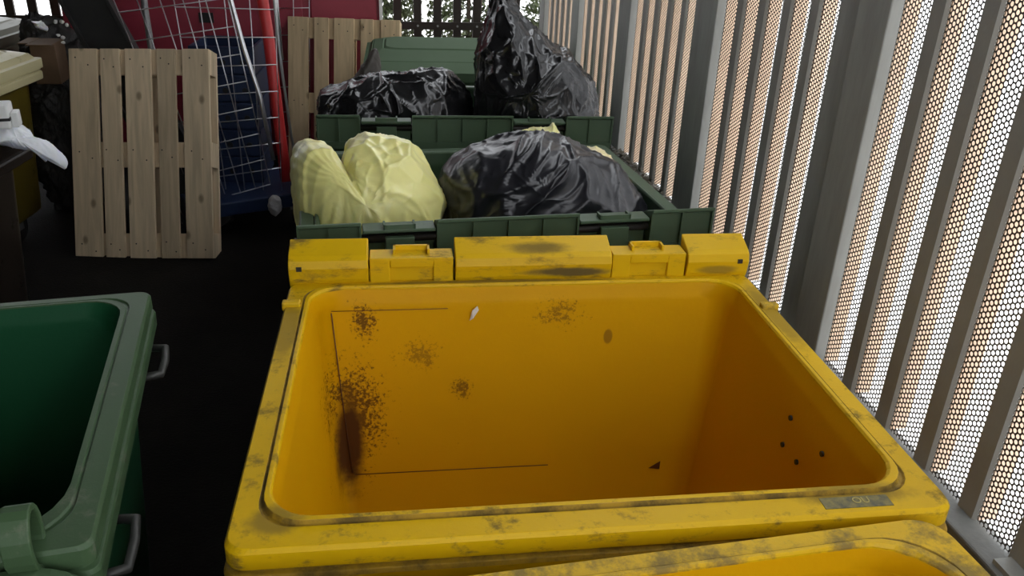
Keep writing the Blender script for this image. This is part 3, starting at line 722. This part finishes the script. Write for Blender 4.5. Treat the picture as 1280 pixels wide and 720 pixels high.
# blue crates inside the cage
def crate(loc, yaw, lean, label):
    t = thing('plastic_crate', label, 'crate', loc, 0, 'blue crates in the roll cage')
    t.rotation_euler = (0, lean, yaw)
    w, d, h = .19, .20, .17
    b = MB(); 
    b.box((-w, -d, 0), (w, d, .012)); b.box((-w, -d, 0), (w, -d+.01, h)); b.box((-w, d-.01, 0), (w, d, h)); b.box((-w, -d, 0), (-w+.01, d, h)); b.box((w-.01, -d, 0), (w, d, h))
    b.build('body', 'blue', t)
    b = MB(); b.box((-w-.008, -d-.008, h-.018), (w+.008, -d+.0, h)); b.box((-w-.008, d, h-.018), (w+.008, d+.008, h)); b.box((-w-.008, -d, h-.018), (-w, d, h)); b.box((w, -d, h-.018), (w+.008, d, h))
    b.build('rim', 'blue', t, bevel=.003)
    for x in (-.12, 0, .12):
        MB().tube([(x, -d-.004, .075), (x, -d+.002, .075)], .018, 10).build('grip_hole', 'black', t)
    for x in (-.18, -.06, .06, .18):
        MB().box((x-.004, -d-.006, .012), (x+.004, -d, h-.018)).build('rib', 'blue', t)
cl = ['bottom', 'second lowest', 'middle', 'second highest', 'top']
for k in range(5):
    p = at_y(312-k*3.5, 232-33*k, 5.38)
    zb = .225+k*.172
    crate((p.x-.06, 5.40+.01*k, zb), R_(6), 0, 'dark blue plastic crate, %s of the stack in the roll cage' % cl[k])
bag('plastic_scrap', 'small whitish crumpled plastic at the foot of the roll cage', 'plastic scrap', (343, 258), 4.86, [(335, 250), (342, 244), (350, 248), (351, 262), (345, 270), (337, 264)], .04, 'greyplastic', crease=.008, freq=14, seed=8, nt=60, nph=30)

# ------------------------------------------------------------------ left clutter
sp = thing('leaning_board', 'dark grey channel board leaning diagonally behind the worn pallet', 'board', (0, 0, 0))
A0, A1 = at_y(78, -50, 5.5), at_y(143, 66, 5.28)
ax = (A1-A0); axn = ax.normalized(); side = axn.cross(Vector((0, -1, .25))).normalized()
if side.z < 0: side = -side
nrm_ = axn.cross(side).normalized()
ext = axn*((A1.z)/-axn.z); A2 = A1+ext*.98
wv = .13
cm = (A0+A2)/2; hl = (A2-A0)*.5
MB().obox(cm+side*wv*.0, hl, side*wv, nrm_*.012).build('web', 'slab', sp, bevel=.003)
MB().obox(cm+side*wv, hl, side*.012, nrm_*.035).build('flange', 'slab', sp, bevel=.003)
MB().obox(cm-side*wv, hl, side*.012, nrm_*.035).build('flange', 'slab', sp, bevel=.003)
# cardboard box
cx = at_y(62, 72, 5.15)
cbx = thing('cardboard_box', 'brown cardboard box standing on the rubbish pile behind the worn pallet', 'box', (cx.x, cx.y, cx.z-.14), R_(12))
MB().box((-.07, -.1, 0), (.07, .1, .24)).build('body', 'card', cbx, bevel=.004)
MB().box((-.07, -.16, .235), (.07, -.1, .242)).build('flap', 'card', cbx); MB().box((-.13, -.1, .235), (-.07, .1, .242)).build('flap', 'card', cbx)
# dark netting pile
bag('tarpaulin', 'heap of dark crumpled netting and rubbish behind the worn pallet', 'tarpaulin', (85, 110), 5.42,
    [(40, 60), (46, 30), (60, 24), (80, 24), (100, 40), (118, 58), (125, 120), (110, 260), (60, 265), (36, 180)], .20, 'tarp', crease=.05, freq=8, seed=11, nt=160, nph=80)
for q, (x, y, s_px) in enumerate(((70, 27, 4), (78, 27, 4), (84, 31, 4), (73, 44, 3), (79, 47, 4), (80, 53, 3))):
    p = at_y(x, y, 5.16); b = MB(); r = s_px*.0045
    b.add([p+Vector((r*math.cos(a)*(.6+.5*rnd.random()), -.01*rnd.random(), r*.7*math.sin(a))) for a in [i*6.283/7 for i in range(7)]]+[p+Vector((0, -.012, 0)), p+Vector((0, .012, 0))], [(i, (i+1) % 7, 7) for i in range(7)]+[((i+1) % 7, i, 8) for i in range(7)])
    tag(b.build('plastic_scrap', 'white'), 'tiny white scrap caught on the dark netting heap', 'plastic scrap', 'white scraps on the netting')
bag('plastic_scrap', 'crumpled white plastic sheet on top of the dark netting heap', 'plastic scrap', (50, 31), 5.2, [(40, 27), (46, 26), (55, 28), (58, 36), (54, 38), (46, 34)], .04, 'whitebag', crease=.01, freq=14, seed=12, nt=60, nph=30)

# white bag with a knot hanging over the dark brown bin
bag('carrier_bag', 'white plastic bag with a twisted tail on the dark brown bin', 'bag', (20, 172), 3.12,
    [(-25, 168), (-15, 150), (5, 148), (20, 152), (34, 163), (40, 172), (54, 176), (66, 188), (74, 200), (73, 210), (66, 211), (54, 198), (50, 202), (38, 190), (30, 190), (20, 186), (5, 182), (-20, 182)], .07, 'whitebag', crease=.008, freq=9, seed=13, nt=160, nph=60)
wb = thing('carton', 'small white carton with dark trim on the dark brown bin', 'carton', at_z(-2, 158, 1.15)+Vector((0, .0, 0)), R_(20))
MB().box((-.06, -.05, 0), (.05, .05, .085)).build('body', 'white', wb, bevel=.006)
MB().box((-.063, -.053, .03), (.053, .053, .04)).build('band', 'black', wb)
MB().box((.052, -.03, -.0), (.075, .03, .055)).build('side_box', 'white', wb, bevel=.003)
for q in range(4):
    p = at_z(18+q*1.2, 230+q*9, 1)
    MB().box((.6005-.012, -.36+.0, .70-q*.05), (.606, -.30, .725-q*.05)).build('reflector_stripe', 'white', BB)

# small things on the near yellow bin
ps = MB(); ps.add([(-.013, 0, -.02), (-.004, -.004, -.012), (.012, 0, .012), (.008, 0, .024), (-.006, -.003, .012)], [(0, 1, 2, 3, 4)]); ps.add([(-.013, .0015, -.02), (-.004, -.0025, -.012), (.012, .0015, .012), (.008, .0015, .024), (-.006, -.0015, .012)], [(4, 3, 2, 1, 0)])
po = tag(ps.build('paper_scrap', 'paper'), 'small pale paper scrap stuck inside the empty yellow bin', 'paper scrap')
po.parent = None
mw = Matrix.Translation((.111, 1.619, 0)) @ Matrix.Rotation(.14621, 4, 'Z')
po.matrix_world = mw @ Matrix.Translation((-.148, .442, .955))

for (x, y) in ((978, 523), (971, 556), (1016, 568), (988, 578)):
    inv = mw.inverted(); e_l = inv @ EYE; d_l = inv.to_3x3() @ ray(x, y)
    tt = (.5415-e_l.x)/d_l.x; p = e_l+d_l*tt
    p.x = .6415-(.072+(.040*(.975-p.z)/.523))
    MB().tube([(p.x+.006, p.y, p.z), (p.x-.005, p.y, p.z)], .0065, 8).build('bolt', 'hole', YB)

MB().tube([(-.532, .4485, .965), (-.515, .432, .70), (-.497, .4185, .46)], .0018, 6).build('seam', 'mark', YB)
MB().tube([(-.532, .4496, .970), (-.40, .4496, .970), (-.22, .4496, .970)], .0010, 6).build('seam', 'mark', YB)
MB().tube([(-.49, .419, .451), (-.2, .419, .451), (.08, .419, .451)], .0018, 6).build('seam', 'mark', YB)
